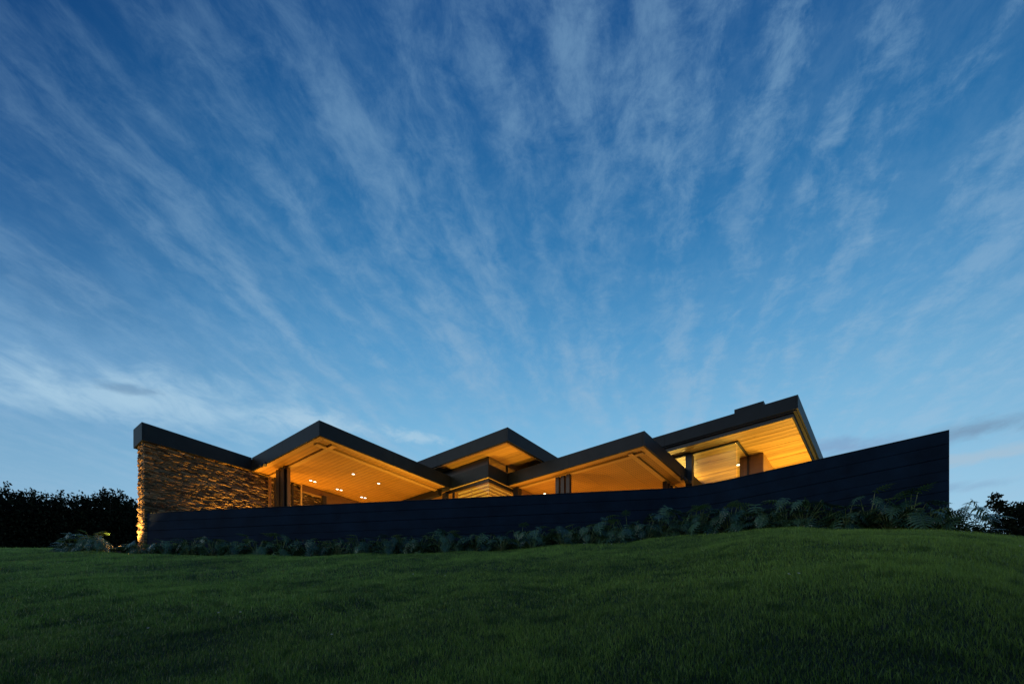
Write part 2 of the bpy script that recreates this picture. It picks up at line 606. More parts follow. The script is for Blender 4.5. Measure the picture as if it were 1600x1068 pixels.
def ground(X, Y):
    X = np.asarray(X, float)
    Y = np.asarray(Y, float)
    th = np.arctan2(X, Y)
    thc = np.clip(th, RAD(-56), RAD(58))
    r = np.hypot(X, Y)
    q = np.tan(thc)
    px = 800 + 790 * q
    d = r * np.cos(thc)
    left = 11.9 / (1 + 0.1352 * q)
    rgt = 14.6 / np.maximum(1 + 0.786 * q, 0.2)
    db = np.where(q > 0.36, np.minimum(left, rgt), left)
    db = np.where(q > 0.86, 8.7 + (q - 0.86) * 0.5, db)
    yb = np.interp(px, BX, BY)
    zb = (1050 - yb) / 790 * db
    k = 0.05 + 0.17 * sstep(px, 900, 1250)
    t = d / db
    back = np.clip((np.abs(th) - RAD(58)) / RAD(122), 0, 1)
    amp = (zb + EYE) * (1 - 1.25 * back)
    tt = np.minimum(t, 1)
    z = -EYE + amp * tt * (1 + k * (1 - tt))
    # beyond the edge of the lawn
    ex = np.maximum(d - db, 0)
    bed = 0.03 * np.minimum(ex, 2)
    lf = 1 - sstep(px, 120, 214)
    rise = np.minimum(ex, 5.0) * 0.27 - 0.05 * np.maximum(ex - 8.0, 0)
    rt = sstep(px, 1488, 1540)
    fall = -0.16 * np.minimum(ex, 30)
    far = -0.05 * np.maximum(ex - 18, 0)
    z = z + (t > 1) * ((1 - back) * (lf * rise + rt * fall + (1 - lf) * (1 - rt) * bed) + far * (1 - lf))
    w = np.clip(d / 3.0, 0, 1) * np.clip(1 - (d - db) / 2.0, 0, 1)
    z = z + w * (0.035 * np.sin(X * 1.1 + 0.7 * Y + 1.0) * np.sin(0.9 * Y - 0.5 * X) + 0.02 * np.sin(2.3 * X - 1.7 * Y) + 0.010 * np.sin(5.1 * X + 1.3) * np.sin(4.3 * Y))
    return z


def gz(x, y):
    return float(ground(x, y))


rad = np.concatenate([[0.0], np.linspace(0.6, 3, 9), np.linspace(3.2, 22, 110), np.geomspace(23, 900, 26)])
ang = np.concatenate([np.linspace(-180, -66, 30), np.linspace(-65, 65, 201), np.linspace(66, 179, 30)])
R_, A_ = np.meshgrid(rad[1:], np.radians(ang), indexing='ij')
XX, YY = R_ * np.sin(A_), R_ * np.cos(A_)
ZZ = ground(XX, YY)
verts = [(0.0, 0.0, -EYE)] + list(map(tuple, np.stack([XX.ravel(), YY.ravel(), ZZ.ravel()], 1).tolist()))
na, nr = len(ang), len(rad) - 1
faces = []
for j in range(na):
    faces.append((0, 1 + (j + 1) % na, 1 + j))
for i in range(nr - 1):
    for j in range(na):
        a = 1 + i * na + j
        b_ = 1 + i * na + (j + 1) % na
        faces.append((a, b_, b_ + na, a + na))
lawn = mesh_obj('lawn_ground', verts, faces, M['turf'], smooth=True)
bm = bmesh.new()
bm.from_mesh(lawn.data)
bmesh.ops.recalc_face_normals(bm, faces=bm.faces)
bm.to_mesh(lawn.data)
bm.free()
tag(lawn, 'grassy hillside rising from the foreground to the dark garden wall', kind='structure')

# ------------------------------------------------------------------ house
HC = (-12.0, 12.0)
hx, hy = to_world(*HC)
house = empty('house', (hx, hy, 3.0), TH)
tag(house, 'low modern hillside house with stepped flat roofs, stone wall and glowing timber ceilings', 'house')
FLOOR = 3.6


class HB(MB):
    """boxes given in the house's own axes (metres, z from the eye line)"""
    def build(s, name, mat, parent=None, smooth=False):
        s.v = [(x - HC[0], y - HC[1], z - 3.0) for x, y, z in s.v]
        return mesh_obj(name, s.v, s.f, mat, parent or house, smooth)


def hbox(name, mat, x0, x1, y0, y1, z0, z1, parent=None):
    return HB().box(x0, x1, y0, y1, z0, z1).build(name, mat, parent)


RW_A = to_local(-10.28, 14.40)
KX, KY = to_local(4.44, 12.3)
# floor slab
HB().prism([(-17.0, 5.2), (RW_A[0] + .1, RW_A[1] + .3), (KX - .1, KY + .3), (0.2, KY + .3), (0.2, 24), (-17.0, 24)], 1.0, FLOOR).build('floor', M['floor'])

ZT, ZS = 7.0, 6.58       # main roof top and soffit
# deck rectangles (x0,x1,y0,y1), butted
DECK = [(-17.55, -16.92, 4.76, 23), (-16.92, -12.93, 7.77, 12.9), (-16.92, -11.17, 12.9, 13.15),
        (-16.92, -16.0, 13.15, 17.5), (-11.45, -11.17, 13.15, 17.5), (-16.92, -11.17, 17.5, 23), (-11.17, -6.09, 13.94, 23)]
db_ = HB()
for r in DECK:
    db_.box(*r, 6.68, 6.97)
roof = db_.build('roof', M['roofing'])
roof['label'] = 'low stepped flat roof with dark fascia'


def fascia(parent, x0, y0, x1, y1, z0, z1, t=0.05, seg=3.2):
    """a run of fascia panels with narrow joints; the run lies along one axis, its outer face on the line given"""
    L = math.hypot(x1 - x0, y1 - y0)
    n = max(1, round(L / seg))
    for i in range(n):
        a, b = i / n, (i + 1) / n
        g = 0.003 / L
        a += g if i else 0
        b -= g if i < n - 1 else 0
        if abs(x1 - x0) > abs(y1 - y0):      # along x, outer face looks to -y
            X0, X1 = x0 + (x1 - x0) * a, x0 + (x1 - x0) * b
            hbox('fascia', M['fascia'], min(X0, X1), max(X0, X1), y0, y0 + t, z0, z1, parent)
        else:                                  # along y, outer face looks to +x
            Y0, Y1 = y0 + (y1 - y0) * a, y0 + (y1 - y0) * b
            hbox('fascia', M['fascia'], x0 - t, x0, min(Y0, Y1), max(Y0, Y1), z0, z1, parent)


# stone wall cap (deeper, tapering), left roof
fa = HB()
n = 0
fa.v = [(-17.60, 4.71, 6.46), (-16.87, 4.71, 6.50), (-16.87, 4.76, 6.50), (-17.60, 4.76, 6.46),
        (-17.60, 4.71, 7.0), (-16.87, 4.71, 7.0), (-16.87, 4.76, 7.0), (-17.60, 4.76, 7.0)]
fa.f = [(0, 3, 2, 1), (4, 5, 6, 7), (0, 1, 5, 4), (1, 2, 6, 5), (2, 3, 7, 6), (3, 0, 4, 7)]
fa.build('fascia', M['fascia'], roof)
fb = HB()
fb.v = [(-16.92, 4.765, 6.50), (-16.87, 4.765, 6.50), (-16.87, 7.715, 6.60), (-16.92, 7.715, 6.60),
        (-16.92, 4.765, 7.0), (-16.87, 4.765, 7.0), (-16.87, 7.715, 7.0), (-16.92, 7.715, 7.0)]
fb.f = [(0, 3, 2, 1), (4, 5, 6, 7), (0, 1, 5, 4), (1, 2, 6, 5), (2, 3, 7, 6), (3, 0, 4, 7)]
fb.build('fascia', M['fascia'], roof)
hbox('fascia', M['fascia'], -17.60, -17.55, 4.765, 23, 6.46, 7.0, roof)
hbox('soffit_board', M['trim'], -17.545, -16.925, 4.77, 12, 6.575, 6.60, roof)
fascia(roof, -16.865, 7.72, -12.935, 7.72, ZS, ZT, seg=2.2)
fascia(roof, -12.88, 7.72, -12.88, 12.845, ZS, ZT)
fascia(roof, -12.875, 12.85, -11.175, 12.85, ZS, ZT)
fascia(roof, -11.12, 12.85, -11.12, 13.885, ZS, ZT)
fascia(roof, -11.115, 13.89, -6.095, 13.89, ZS, ZT)
fascia(roof, -6.04, 13.89, -6.04, 23, ZS, ZT)


def ceiling(parent, x0, x1, y0, y1, z, bx, by, px=0.6, py=1.5, trim=0.16, skip=None):
    """edge trim boards, two crossing beams at x=bx and y=by, and slotted panels between them"""
    bw = 0.075
    tr = [(x0, x1, y0, y0 + trim), (x1 - trim, x1, y0 + trim, y1), ]
    for i, r in enumerate(tr):
        hbox('trim_board', M['trim'], r[0] + .003, r[1] - .003, r[2] + .003, r[3] - .003, z - 0.0, z + 0.03, parent)
    # beams, with a dark open slot outside each one
    hbox('ceiling_beam', M['trim'], x0, bx - bw, by - bw, by + bw, z - 0.035, z + 0.03, parent)
    hbox('ceiling_beam', M['trim'], bx - bw, bx + bw, y0 + trim, y1, z - 0.037, z + 0.028, parent)
    hbox('ceiling_beam', M['trim'], bx + bw, x1 - trim, by - bw, by + bw, z - 0.035, z + 0.03, parent)
    sl = 0.022
    zones = [(x0, bx - bw, y0 + trim, by - bw - sl), (bx + bw + sl, x1 - trim, y0 + trim, by - bw - sl),
             (bx + bw + sl, x1 - trim, by + bw, y1), (x0, bx - bw, by + bw, y1)]
    cache = {}
    for a0, a1, b0, b1 in zones:
        nx = max(1, round((a1 - a0) / px))
        ny = max(1, round((b1 - b0) / py))
        if a1 - a0 < 0.8:
            ny, nx = max(1, round((b1 - b0) / 1.5)), 1
        if b1 - b0 < 0.8:
            ny, nx = 1, max(1, round((a1 - a0) / 1.5))
        w, l = (a1 - a0) / nx, (b1 - b0) / ny
        key = (round(w, 3), round(l, 3))
        if key not in cache:
            mb = MB().box(-w / 2 + .002, w / 2 - .002, -l / 2 + .002, l / 2 - .002, 0, 0.02)
            me = bpy.data.meshes.new('ceiling_panel')
            me.from_pydata(mb.v, [], mb.f)
            me.materials.append(M['panel'])
            cache[key] = me
        for i in range(nx):
            for j in range(ny):
                o = bpy.data.objects.new('ceiling_panel', cache[key])
                COL.objects.link(o)
                o.parent = parent
                o.location = (a0 + (i + .5) * w - HC[0], b0 + (j + .5) * l - HC[1], z + 0.012 + random.uniform(-.001, .001) - 3.0)


ceiling(roof, -16.86, -12.935, 7.775, 12.62, ZS, -13.42, 8.33)
ceiling(roof, -11.115, -6.095, 13.945, 20.5, ZS, -6.60, 14.33)

# dark head beams over the glazed corner and the doors
hbox('head_beam', M['steel'], -16.9, -13.3, 12.62, 12.80, 6.38, 6.60, roof)
hbox('head_beam', M['steel'], -13.30, -11.20, 12.96, 13.01, 6.47, 6.572, roof)
hbox('head_beam', M['steel'], -11.25, -11.20, 13.015, 14.9, 6.47, 6.572, roof)
hbox('head_beam', M['joinery'], -11.10, -10.95, 14.45, 20.4, 6.40, 6.575, roof)
hbox('bulkhead', M['joinery'], -16.88, -16.72, 9.4, 12.6, 6.36, 6.575, roof)

# the soffit strip of the glazed corner
hbox('soffit_board', M['slat'], -13.0, -11.175, 12.905, 12.955, 6.575, 6.60, roof)
hbox('soffit_board', M['slat'], -11.27, -11.175, 12.96, 15.0, 6.576, 6.601, roof)

# recessed downlights
PXD = [(485.6, 750), (492, 752), (527, 763.6), (533, 765), (565, 776), (570.5, 777.2), (552, 740), (591.6, 754.6), (851, 770.6)]
disc_f, rim_f = [], []
for px, py in PXD:
    z = ZS + 0.008
    d = 790 * z / (1050 - py)
    lx, ly = to_local((px - 800) / 790 * d, d)
    rim = HB().tube([(lx, ly, z - .006), (lx, ly, z + .02)], 0.062, 16).build('downlight', M['steel'], roof)
    HB().tube([(lx, ly, z - .0085), (lx, ly, z - .006)], 0.045, 14).build('downlight_lens', M['lamp'], roof)

# ---- columns
def col(x, y, w, z1, mat='steel', d=None, z0=FLOOR, flange=True, name='column'):
    mb = HB()
    d = d or w
    if flange:      # an I section: two flanges and a web
        mb.box(x - w / 2, x + w / 2, y - d / 2, y - d / 2 + .02, z0, z1)
        mb.box(x - w / 2, x + w / 2, y + d / 2 - .02, y + d / 2, z0, z1)
        mb.box(x - .012, x + .012, y - d / 2 + .02, y + d / 2 - .02, z0, z1)
    else:
        mb.box(x - w / 2, x + w / 2, y - d / 2, y + d / 2, z0, z1)
    return mb.build(name, M[mat])


col(-16.02, 8.25, 0.22, ZS - .04)
col(-15.76, 8.25, 0.20, ZS - .04)
col(-15.63, 8.30, 0.05, ZS - .04, 'joinery', 0.10, flange=False, name='door_frame')
hbox('door_frame', M['joinery'], -16.86, -16.82, 8.26, 8.34, FLOOR, ZS - .04)
hbox('door_frame', M['steel'], -16.80, -16.765, 8.42, 8.46, FLOOR, ZS - .04)
hbox('door_frame', M['steel'], -16.86, -16.80, 9.05, 9.10, FLOOR, ZS)
hbox('door_frame', M['slat'], -16.80, -16.75, 9.36, 9.395, FLOOR, ZS)
col(-16.62, 10.15, 0.13, ZS - .22, flange=False)
hbox('door', M['joinery'], -16.74, -16.70, 10.30, 10.95, FLOOR, 6.36)
for lx in (-8.88, -9.09, -9.30):
    col(lx, 14.33, 0.13, ZS - .036, flange=False)
for ly in (16.9, 17.15, 17.42):
    col(-6.60, ly, 0.13, ZS - .038, flange=False)
col(-11.0, 14.30, 0.22, ZS - .036, 'steel', flange=False)
col(-13.02, 12.71, 0.16, 6.38, flange=False)
col(-12.80, 12.90, 0.06, 6.42, flange=False)

# ---- glazed corner with blinds
for (nm, ax) in (('left', 0), ('right', 1)):
    pass
zz = 5.15
cache_s = {}
k = 0
while zz < 6.40:
    s1 = HB()
    y0 = 13.02
    s1.v = [(-12.72, y0, zz + .045), (-11.28, y0, zz + .045), (-11.28, y0 + .075, zz), (-12.72, y0 + .075, zz)]
    s1.v += [(x, y, z + .006) for x, y, z in s1.v]
    s1.f = [(0, 3, 2, 1), (4, 5, 6, 7), (0, 1, 5, 4), (1, 2, 6, 5), (2, 3, 7, 6), (3, 0, 4, 7)]
    s1.build('blind_slat', M['slat'])
    s2 = HB()
    x0 = -11.27
    s2.v = [(x0, 13.06, zz + .045), (x0, 14.85, zz + .045), (x0 - .075, 14.85, zz), (x0 - .075, 13.06, zz)]
    s2.v += [(x, y, z + .006) for x, y, z in s2.v]
    s2.f = [(0, 1, 2, 3), (4, 7, 6, 5), (0, 4, 5, 1), (1, 5, 6, 2), (2, 6, 7, 3), (3, 7, 4, 0)]
    s2.build('blind_slat', M['slat'])
    zz += 0.122
for (x, y) in ((-12.05, 13.014), (-11.262, 13.03), (-11.262, 14.0)):
    HB().tube([(x, y, 5.1), (x, y, 6.465)], 0.008, 5).build('blind_cord', M['slat'])
hbox('window_pane', M['glass'], -12.74, -11.22, 12.985, 12.993, FLOOR, 6.468)
hbox('window_pane', M['glass'], -11.215, -11.207, 12.995, 14.2, FLOOR, 6.468)

# ---- raised middle roof (lantern) with clerestory
up = HB().box(-16.3, -10.01, 12.49, 18.5, 7.36, 7.70).build('roof', M['roofing'])
up['label'] = 'raised flat roof above a lit clerestory strip'
fascia(up, -16.3, 12.44, -10.015, 12.44, 7.31, 7.73)
fascia(up, -9.96, 12.44, -9.96, 18.5, 7.31, 7.73)
hbox('soffit_lip', M['joinery'], -16.3, -10.05, 12.50, 12.56, 7.285, 7.325, up)
hbox('soffit_lip', M['joinery'], -10.09, -10.03, 12.565, 18.5, 7.285, 7.325, up)
nyp = 24
for i in range(nyp):
    y0 = 12.57 + i * (5.9 / nyp)
    hbox('soffit_plank', M['trim'], -16.2, -10.10, y0 + .003, y0 + 5.9 / nyp - .003, 7.33 + random.uniform(0, .003), 7.35, up)
hbox('clerestory_wall', M['steel'], -16.0, -11.24, 12.98, 13.04, 7.0, 7.325, up)
hbox('clerestory_wall', M['steel'], -11.24, -11.18, 14.5, 17.5, 7.0, 7.325, up)
hbox('sill', M['joinery'], -11.27, -11.13, 12.96, 14.5, 7.003, 7.03, up)
hbox('mullion', M['steel'], -11.24, -11.18, 13.93, 13.99, 7.03, 7.325, up)
hbox('window_pane', M['glass'], -11.213, -11.205, 13.04, 13.93, 7.03, 7.325, up)
hbox('window_pane', M['glass'], -11.213, -11.205, 13.99, 14.5, 7.03, 7.325, up)
hbox('interior_wall', M['plaster'], -16.1, -16.0, 13.16, 17.4, FLOOR, 7.32)

# ---- high right roof with plank ceiling
EZ, ES = 8.10, 7.55
ex, ey = -2.56, 16.74
hi = HB().box(-10.5, ex - .05, ey + .05, 25, 7.66, 8.07).build('roof', M['roofing'])
hi['label'] = 'highest flat roof with plank ceiling at the right end'
fascia(hi, -10.5, ey, ex - .055, ey, 7.70, EZ, seg=3.9)
fascia(hi, ex, ey, ex, 25, 7.70, EZ, seg=4.2)
hbox('inner_fascia', M['steel'], -10.5, ex - .14, ey + .13, ey + .17, ES - .01, 7.69, hi)
hbox('inner_fascia', M['fascia'], ex - .175, ex - .135, ey + .175, 25, ES - .01, 7.69, hi)
y = ey + .175
i = 0
while y < 24.8:
    w = 0.145
    cuts = [-10.5, -6.9 + 2.2 * random.uniform(-.8, 1.0), ex - .18]
    for a, b2 in zip(cuts[:-1], cuts[1:]):
        hbox('ceiling_plank', M['plank'], a + .0015, b2 - .0015, y + .005, y + w - .005, ES + random.uniform(-.006, .006), ES + .03, hi)
    y += w
hbox('roof_light', M['fascia'], -4.42, -3.56, 17.15, 18.2, 8.072, 8.42, hi)
# glazing frames under the high roof
hbox('window_frame', M['steel'], -10.5, -4.45, 17.47, 17.54, ES - .055, ES - .005, hi)
hbox('window_frame', M['steel'], -4.45, -4.39, 17.47, 18.90, ES - .057, ES - .006, hi)
col(-5.97, 17.52, 0.22, ES - .055, flange=False)
hbox('window_pane', M['glass'], -5.85, -4.46, 17.50, 17.508, FLOOR, ES - .057, hi)
hbox('window_pane', M['glass'], -4.424, -4.416, 17.55, 18.30, FLOOR, ES - .06, hi)
hbox('interior_wall', M['joinery'], -4.70, -3.95, 18.93, 19.05, FLOOR, ES - .008, hi)
hbox('interior_wall', M['plank'], -4.03, -3.952, 19.053, 24.5, FLOOR, ES - .008, hi)
hbox('door_frame', M['steel'], -4.45, -4.39, 18.88, 18.925, FLOOR, ES - .06, hi)
px, py = 1154, 725.4
d = 790 * (ES - .01) / (1050 - py)
lx, ly = to_local((px - 800) / 790 * d, d)
HB().tube([(lx, ly, ES - .02), (lx, ly, ES + .0)], 0.09, 14).build('downlight', M['steel'], hi)
HB().tube([(lx, ly, ES - .023), (lx, ly, ES - .02)], 0.07, 14).build('downlight_lens', M['lamp'], hi)

# back walls close the rooms
hbox('back_wall', M['plaster'], -17.5, -11.2, 22.6, 22.8, 1.5, 6.66)
hbox('back_wall', M['plaster'], -11.2, -6.1, 22.3, 22.5, 1.5, 6.66)
hbox('back_wall', M['plaster'], -6.1, -4.05, 24.6, 24.8, 1.5, 7.6)
hbox('interior_wall', M['plaster'], -11.32, -11.22, 15.0, 22.4, FLOOR, 6.575)

# ---- stone wall: core plus single stones
SXF, SYE = -16.97, 4.78
core = hbox('stone_wall', M['mortar'], -17.42, SXF - .03, SYE + .03, 20, 1.8, 6.57)
core['label'] = 'dry stacked split stone wall washed by warm uplights'
stones = []
z = 2.75
while z < 6.57:
    h = random.choice([.026, .03, .036, .042, .05, .062]) * random.uniform(.9, 1.1)
    h = min(h, 6.572 - z)
    if h < .02:
        break
    y = SYE
    first = True
    while y < 12.6:
        l = random.uniform(.10, .38)
        stones.append(('f', y, l, z, h))
        y += l
    # end face stones run through the thickness
    x = -17.44
    while x < SXF - .04:
        l = random.uniform(.16, .34)
        l = min(l, SXF - .02 - x)
        stones.append(('e', x, l, z, h))
        x += l
    z += h


def stone_verts(l, h, dep, rng):
    """rough split block, front face toward +x, centre of the front at the origin"""
    v = []
    for (yy, z_) in ((-l / 2, -h / 2), (l / 2, -h / 2), (l / 2, h / 2), (-l / 2, h / 2)):
        v.append((-dep, yy, z_))
    for k_, (yy, z_) in enumerate(((-l / 2, -h / 2), (-l * .1, -h / 2), (l / 2, -h / 2), (l / 2, h / 2), (l * .15, h / 2), (-l / 2, h / 2))):
        v.append((rng.uniform(-.012, .022), yy * .985, z_ * rng.uniform(.72, .97)))
    v.append((rng.uniform(.005, .04), rng.uniform(-.2, .2) * l, rng.uniform(-.1, .25) * h))
    f = [(0, 4, 5), (0, 5, 6, 1), (1, 6, 7, 2), (2, 7, 8), (2, 8, 9, 3), (3, 9, 4, 0)]
    ring = [4, 5, 6, 7, 8, 9]
    for a in range(6):
        f.append((ring[a], ring[(a + 1) % 6], 10))
    f = [tuple(t) for t in f]
    return v, f


rs = random.Random(5)
vis = []
for i, s in enumerate(stones):
    kind, p, l, z, h = s
    if kind == 'f':
        # what the dark garden wall hides is not counted among the largest
        hid = z + h < 4.45 and p > 5.0
        score = -1 if (hid or p > 8.2) else l * h * (1.0 - .05 * (p - 4.8)) + (l > .3) * .01
    else:
        score = l * h * .3
    vis.append((score, i))
vis.sort(reverse=True)
single = set(i for sc, i in vis[:292])
jv, jf, js = [], [], []
for i, (kind, p, l, z, h) in enumerate(stones):
    v, f = stone_verts(l - .006, h - .004, .06, rs)
    push = rs.uniform(-.016, .018)
    if kind == 'f':
        T = Matrix.Translation((SXF + push - HC[0], p + l / 2 - HC[1], z + h / 2 - 3.0))
    else:
        T = Matrix.Translation((p + l / 2 - HC[0], SYE - push + .0 - HC[1], z + h / 2 - 3.0)) @ Matrix.Rotation(RAD(-90), 4, 'Z')
    if i in single:
        o = mesh_obj('stone', v, f, M['stone'], core)
        o.matrix_local = T
    else:
        n = len(jv)
        jv += [tuple(T @ Vector(q)) for q in v]
        jf += [tuple(n + a for a in t) for t in f]
        js += [rs.random()] * len(f)
rest = mesh_obj('small_stones', jv, jf, M['stone'], core)
at = rest.data.attributes.new('shade', 'FLOAT', 'FACE')
at.data.foreach_set('value', js)
rest['kind'] = 'stuff'

# ------------------------------------------------------------------ lamps of the house and added fill lights
WARM = (1.0, 0.50, 0.07)


def lamp_area(name, lx, ly, z, sx, sy, power, up=True, size_rot=0.0, spread=160, col=WARM):
    ld = bpy.data.lights.new(name, 'AREA')
    ld.shape = 'RECTANGLE'
    ld.size, ld.size_y = sx, sy
    ld.energy = power
    ld.color = col
    ld.spread = RAD(spread)
    o = bpy.data.objects.new(name, ld)
    COL.objects.link(o)
    o.parent = house
    o.location = (lx - HC[0], ly - HC[1], z - 3.0)
    o.rotation_euler = (math.pi if up else 0, 0, size_rot)
    return o


def strip_uplight(lx, ly, ln, power, label, along='y', tilt=0.0, spread=160, z=FLOOR, tx=0.0, tint=None):
    """a slim linear floor uplight: its housing and the light it gives"""
    X, Y = to_world(lx, ly)
    t = empty('floor_uplight', (X, Y, z + .002), TH)
    tag(t, label, 'floor light')
    w = .05
    sx, sy = (w, ln) if along == 'y' else (ln, w)
    mb = MB().box(-sx / 2 - .012, sx / 2 + .012, -sy / 2 - .012, sy / 2 + .012, 0, .04)
    mb.build('housing', M['steel'], t)
    o = MB().box(-sx / 2, sx / 2, -sy / 2, sy / 2, .041, .046).build('lens', M['lamp'], t)
    ld = bpy.data.lights.new('uplight_beam', 'AREA')
    ld.shape = 'RECTANGLE'
    ld.size, ld.size_y = sx, sy
    ld.energy = power
    ld.color = tint or WARM
    ld.spread = RAD(spread)
    l = bpy.data.objects.new('uplight_beam', ld)
    COL.objects.link(l)
    l.parent = t
    l.location = (0, 0, .06)
    l.rotation_euler = (math.pi + tx, tilt, 0)
    return t


LAMPS = [
    (-14.2, 9.8, 3.0, 6, 'added long fill light under the timber ceiling behind the stone wall terrace', 'x'),  # added: this and the next three stand in for downlight bounce
    (-14.2, 12.0, 2.4, 12, 'added fill light at the back of the terrace before the dark head beam', 'x'),
    (-9.9, 15.6, 2.4, 42, 'added fill light under the third roof near its left end', 'x'),
    (-8.0, 17.8, 2.6, 50, 'added fill light deep under the third roof', 'x'),
    (-2.9, 20.2, 2.6, 265, 'floor light beside the timber wall under the highest roof', 'y'),
    (-12.9, 14.9, 1.0, 60, 'floor light behind the blinds of the glazed corner', 'x'),
    (-12.0, 10.9, 1.1, 110, 'added fill light in front of the left half of the blinds', 'x'),  # added, with the next one, to brighten the blind slats
    (-9.9, 13.2, 0.6, 60, 'added short fill light in front of the right half of the blinds', 'y'),
]
strip_uplight(-7.5, 20.1, 1.6, 95, 'light lying behind the dark column under the highest roof', 'x', z=6.975, tx=RAD(48), spread=175, tint=(1.0, 0.62, 0.12))
strip_uplight(-5.35, 20.6, 2.2, 40, 'added fill light on the tall cabinet inside the glazed room below the highest roof', 'y', z=6.0, tint=(1.0, 0.62, 0.10))  # added to brighten the plank ceiling over the glazed room
hbox('added_stand', M['joinery'], -5.65, -5.05, 19.3, 21.9, FLOOR, 6.0, hi)  # block added only to carry that fill light
for a in LAMPS:
    strip_uplight(*a, tint=(1.0, 0.62, 0.10) if a[0] > -4 or -12.5 < a[0] < -10 else None)
for (ly, pw, lab) in ((7.2, 70, 'stone wall uplight nearest the garden wall'), (8.75, 36, 'stone wall uplight beneath the roof valley'),
                      (9.9, 34, 'stone wall uplight just inside the door frames'), (11.6, 34, 'stone wall uplight furthest from the garden')):
    strip_uplight(-16.74, ly, .7, pw, lab, 'y', RAD(0), 120)

# uplight on the outer end of the stone wall
gx, gy = to_world(-17.45, 4.30)
t = empty('garden_spotlight', (gx, gy, gz(gx, gy) - .02), TH)
tag(t, 'small garden spotlight at the foot of the lit end of the stone wall', 'spotlight')
MB().tube([(0, 0, 0), (0, 0, .12)], .02, 8).build('stake', M['steel'], t)
MB().tube([(0, 0, .12), (0, .02, .22)], .05, 12).build('lamp_head', M['steel'], t)
MB().tube([(0, .021, .221), (0, .022, .224)], .02, 12).build('lens', M['lamp'], t)
ld = bpy.data.lights.new('spot_beam', 'SPOT')
ld.energy = 430
ld.color = (1.0, 0.56, 0.14)
ld.spot_size = RAD(96)
ld.spot_blend = 0.6
ld.shadow_soft_size = 0.03
l = bpy.data.objects.new('spot_beam', ld)
COL.objects.link(l)
l.parent = t
l.location = (0, 0.02, .25)
l.rotation_euler = (RAD(180 - 11), 0, 0)


pd = bpy.data.lights.new('spot_spill', 'POINT')
pd.energy = 4
pd.color = (1.0, 0.45, 0.08)
pd.shadow_soft_size = 0.05
l = bpy.data.objects.new('spot_spill', pd)
COL.objects.link(l)
l.parent = t
l.location = (0, 0.02, .42)


# pairs of small spotlights under the soffits
def soffit_spot(px, py, z, label, yaw):
    d = 790 * z / (1050 - py)
    X = (px - 800) / 790 * d
    t = empty('ceiling_spotlight', (X, d, ZS - .001), TH + yaw)
    tag(t, label, 'spotlight', 'small dark spotlights hanging under the soffits')
    MB().tube([(0, 0, -.035), (0, 0, 0)], .045, 12).build('mount', M['steel'], t)
    for s in (-1, 1):
        a = MB().tube([(s * .01, 0, -.036), (s * .055, -.02, -.07)], .010, 6).build('arm', M['steel'], t)
        h = MB().tube([(s * .055, -.02, -.05), (s * .10, -.07, -.14)], [.045, .05], 12).build('lamp_head', M['steel'], t)
    return t


soffit_spot(414, 726.5, ZS - .1, 'twin dark spotlight under the soffit beside the first roof valley', 0.2)
soffit_spot(1066, 748, ZS - .1, 'twin dark spotlight under the soffit edge left of the highest roof, nearer one', 1.2)
soffit_spot(1073, 753, ZS - .1, 'twin dark spotlight under the soffit edge left of the highest roof, further one', 1.2)

# ------------------------------------------------------------------ garden wall of long boards
pts = [(-10.30, 14.28)]
A0, K0, E0 = Vector((-10.30, 14.28)), Vector((4.44, 12.30)), Vector((8.13, 9.40))
d1 = (K0 - A0).normalized()
d2 = (E0 - K0).normalized()
arc = []
bl = 0.75
P0, P2 = K0 - d1 * bl, K0 + d2 * bl
for i in range(9):
    t_ = i / 8
    arc.append(P0 * (1 - t_) ** 2 + K0 * 2 * t_ * (1 - t_) + P2 * t_ ** 2)
line = [A0] + arc + [E0]
rwall = empty('garden_wall', (0.0, 12.9, gz(0, 12.9)), 0)
tag(rwall, 'long dark blue-black board wall bending toward the right in front of the house', 'wall')


def offset_line(pl, off):
    out = []
    for i, p in enumerate(pl):
        a = pl[max(i - 1, 0)]
        b = pl[min(i + 1, len(pl) - 1)]
        t_ = (b - a).normalized()
        out.append(p + Vector((t_.y, -t_.x)) * off)    # off > 0 toward the camera
    return out


def course(pl, o_front, o_back, z0, z1, name, mat, taper=0.0):
    fr, bk = offset_line(pl, o_front), offset_line(pl, o_back)
    v, f = [], []
    ch = 0.006
    prof = []
    for a, b in zip(fr, bk):
        v += [(a.x, a.y, z0 + ch), (a.x, a.y, z1 - ch), (a.x + (b.x - a.x) * .05, a.y + (b.y - a.y) * .05, z1), (b.x, b.y, z1), (b.x, b.y, z0), (a.x + (b.x - a.x) * .05, a.y + (b.y - a.y) * .05, z0)]
    k = 6
    for i in range(len(fr) - 1):
        for j in range(k):
            q = (j + 1) % k
            f.append((i * k + j, i * k + q, (i + 1) * k + q, (i + 1) * k + j))
    f.append(tuple(range(k)))
    e = (len(fr) - 1) * k
    f.append(tuple(e + j for j in reversed(range(k))))
    o = mesh_obj(name, [(x, y - rwall.location.y, z - rwall.location.z) for x, y, z in v], f, mat, rwall)
    bm = bmesh.new()
    bm.from_mesh(o.data)
    bmesh.ops.recalc_face_normals(bm, faces=bm.faces)
    bm.to_mesh(o.data)
    bm.free()
    return o


core2 = course(line, -.03, -.24, 1.2, 4.47, 'wall_core', M['steel'])
zt = 4.49
hs = [.235, .255, .235, .19, .195, .20, .21, .21, .21, .22, .22, .22, .22, .22, .22]
for i, h in enumerate(hs):
    z0 = max(zt - h, 1.3)
    course(line, random.uniform(-.004, .006), -.03, z0 + .004, zt - .004, 'board', M['wall'])
    zt -= h
    if zt < 1.35:
        break
course(line, .012, -.25, 4.492, 4.512, 'coping', M['fascia'])


